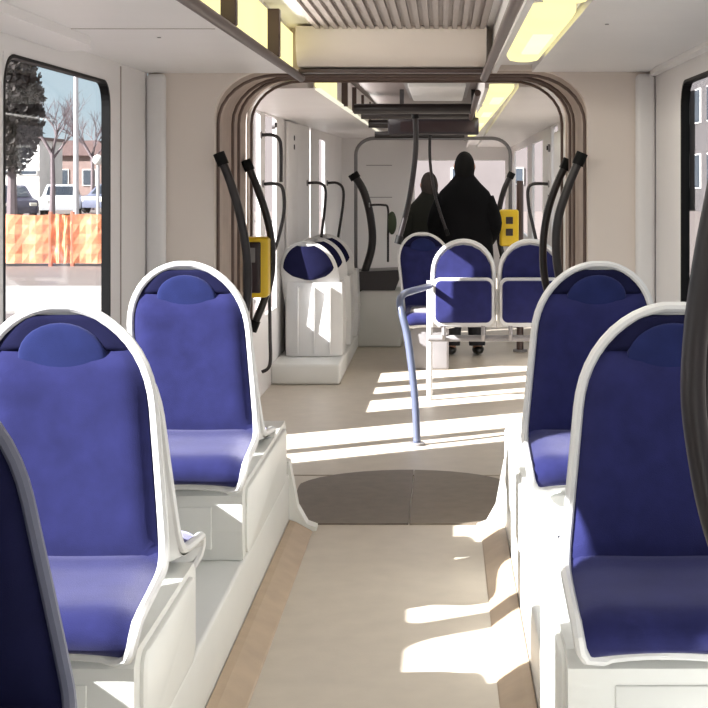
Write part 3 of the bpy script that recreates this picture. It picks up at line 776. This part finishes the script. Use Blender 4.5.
# lamp post
r = empty('lamp_post', (CAMX+(76-CX)*42/F, 42, G), 'tall pale lamp post beyond the orange fence', 'lamp post')
MB().tube([(0, 0, 0), (0, 0, 6)], [.09, .06], 12).build('post', M['pole'], r, smooth='auto')
MB().tube(smoothpath([(0, 0, 5.9), (.1, 0, 6.4), (.7, 0, 6.6)], 6), .04, 8).build('arm', M['pole'], r, smooth=True)
MB().box(.6, 1.1, -.12, .12, 6.54, 6.66, .03).build('lamp_head', M['grey'], r, smooth='auto')
# traffic sign post near the right window edge
r = empty('bollard_lamp', (CAMX+(98-CX)*45/F, 45, G), 'pale post with a small white round head near the black window edge', 'post')
MB().tube([(0, 0, 0), (0, 0, 2.3)], .05, 10).build('post', M['pole'], r, smooth='auto')
MB().ball((0, 0, 2.35), .17, 12, 8).build('head', M['render'], r, smooth=True)
# trees
def bare_tree(loc, h, label, n=5):
    r = empty('bare_tree', loc, label, 'tree')
    t = MB(); t.tube([(0, 0, 0), (.04, 0, h*.25), (0, .05, h*.5)], [h*.022, h*.018, h*.013], 8); t.build('trunk', M['bark'], r, smooth='auto')
    c = MB()
    def br(p, d, L, rad, k):
        q = p+d*L; c.tube([p, p+d*L*.5+Vector((0, 0, L*.03)), q], [rad, rad*.8, rad*.55], 5)
        if k:
            for _ in range(4):
                nd = (d+Vector((random.uniform(-.7, .7), random.uniform(-.7, .7), random.uniform(-.1, .5)))).normalized()
                br(p+d*L*random.uniform(.5, 1), nd, L*.66, rad*.5, k-1)
    for i in range(n):
        a = 2*PI*i/n+.3
        br(Vector((0, .05*(.5), h*(.42+.015*i))), Vector((math.cos(a)*.6, math.sin(a)*.6, .8)).normalized(), h*.24, h*.009, 3)
    c.build('branches', M['bark'], r)
    return r
bare_tree((CAMX+(52-CX)*60/F, 60, G), 6.0, 'bare branching tree in mid left window, beyond the fence')
bare_tree((CAMX+(92-CX)*78/F, 78, G), 6.2, 'thin bare tree beside the lamp post, far beyond the fence')
def crown(b, c, rad, n, size, flat=1.0):
    for _ in range(n):
        v = Vector((random.gauss(0, 1), random.gauss(0, 1), random.gauss(0, 1))).normalized()*random.uniform(.45, 1)
        p = Vector(c)+Vector((v.x*rad[0], v.y*rad[1], v.z*rad[2]))
        a = Vector((random.gauss(0, 1), random.gauss(0, 1), random.gauss(0, 1))).normalized(); d = a.orthogonal().normalized(); e = a.cross(d)
        s = size*random.uniform(.6, 1.3)
        b.add([p+d*s, p+e*s*.6, p-d*s, p-e*s*.6], [(0, 1, 2, 3)])
def leafy(loc, h, rad, label, m, n=700):
    r = empty('leafy_tree', loc, label, 'tree')
    MB().tube([(0, 0, 0), (0, 0, h*.6)], [h*.03, h*.015], 8).build('trunk', M['bark'], r, smooth='auto')
    b = MB(); crown(b, (0, 0, h*.62), (rad, rad, h*.36), n, .15); b.build('foliage', M[m], r)
leafy((CAMX+(12-CX)*54/F, 54, G), 7.2, 1.2, 'dark dense tree at the left edge of the left window', 'leaf', 5000)
# buildings beyond
def house(loc, w, d, h, wm, label, wins, roofh=0, cat='building'):
    r = empty('building', loc, label, cat)
    MB().box(-w/2, w/2, 0, d, 0, h).build('wall', M[wm], r)
    if roofh:
        MB().prism([(-w/2-.3, h), (w/2+.3, h), (w/2-.8, h+roofh), (-w/2+.8, h+roofh)], 'y', -.3, d+.3).build('roof', M['roof'], r)
    else:
        MB().box(-w/2-.1, w/2+.1, -.1, d+.1, h, h+.18).build('parapet', M['roof'], r)
    for (x, z, a, c) in wins:
        f = MB().box(x-a/2, x+a/2, -.06, .02, z, z+c).build('window', M['render'], r)
        MB().box(x-a/2+.06, x+a/2-.06, -.075, -.05, z+.06, z+c-.06).build('pane', M['pane'], f)
    return r
house((CAMX+(20-CX)*82/F, 82, G), 2.2, 5, 3.9, 'render', 'small white building with a dark band beyond the parked cars', [(0, 1.9, 2.0, .3)])
house((CAMX+(62-CX)*95/F, 95, G), 6.5, 8, 3.2, 'brick', 'low brown brick building with hipped roof behind bare tree', [(-1.8, 1.2, .9, 1.1), (0, 1.2, .9, 1.1), (1.8, 1.2, .9, 1.1)], 1.0)
b = MB()
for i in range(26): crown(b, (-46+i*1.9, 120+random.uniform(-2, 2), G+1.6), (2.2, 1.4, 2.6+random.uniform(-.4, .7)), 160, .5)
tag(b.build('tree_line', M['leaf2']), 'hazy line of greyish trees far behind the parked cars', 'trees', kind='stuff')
wl = [(-39+i*3.4, z, 1.5, 1.8) for i in range(24) for z in (1.2, 4.6, 8)]
bd = house((13.5, 80, G), 84, 8, 12, 'facade', 'long grey-brown building seen through the right window', wl)
bd.rotation_euler = (0, 0, math.radians(-90))
house((1.0, 75, G), 22, 10, 6.5, 'facade2', 'pale building ahead seen through the end windscreen', [(-9+i*3, z, .8, .9) for i in range(7) for z in (1.4, 3.8)], 1.5)

# ------------------------------------------------------------------ sky and sun
w = bpy.data.worlds.new('sky'); S.world = w; w.use_nodes = True
n, l = w.node_tree.nodes, w.node_tree.links
bg = n['Background']
tc = n.new('ShaderNodeTexCoord'); no = n.new('ShaderNodeTexNoise'); no.inputs['Scale'].default_value = 5; no.inputs['Detail'].default_value = 5
l.new(tc.outputs['Generated'], no.inputs['Vector'])
rp = n.new('ShaderNodeValToRGB'); rp.color_ramp.elements[0].position = .38; rp.color_ramp.elements[1].position = .62
rp.color_ramp.elements[0].color = lin((206, 226, 238))+(1,); rp.color_ramp.elements[1].color = lin((246, 248, 250))+(1,)
l.new(no.outputs['Fac'], rp.inputs['Fac']); l.new(rp.outputs['Color'], bg.inputs['Color'])
bg.inputs['Strength'].default_value = 1.15
sd = bpy.data.lights.new('sun', 'SUN'); sd.energy = 22; sd.angle = math.radians(.53); sd.color = (1, .97, .95)
so = bpy.data.objects.new('sun', sd); COL.objects.link(so)
d = Vector((1, .55, -.695)).normalized(); so.rotation_euler = d.to_track_quat('-Z', 'Y').to_euler(); so.location = (-10, -2, 12)

# ------------------------------------------------------------------ camera
cd = bpy.data.cameras.new('camera'); cam = bpy.data.objects.new('camera', cd); COL.objects.link(cam)
cam.location = (CAMX, 0, CAMZ); cam.rotation_euler = (math.radians(90), 0, 0)
cd.sensor_width = 36; cd.lens = 36*F/708; cd.shift_x = -(CX-354)/708; cd.shift_y = -(354-CY)/708
cd.clip_start = .05; cd.clip_end = 1000
S.camera = cam
S.view_settings.view_transform = 'Standard'; S.view_settings.look = 'None'; S.view_settings.gamma = 1; S.view_settings.exposure = 0.15
S.view_settings.use_curve_mapping = False
S.cycles.use_denoising = True; S.cycles.max_bounces = 10; S.cycles.diffuse_bounces = 6; S.cycles.transparent_max_bounces = 12
S.cycles.caustics_reflective = False; S.cycles.caustics_refractive = False; S.cycles.sample_clamp_indirect = 8
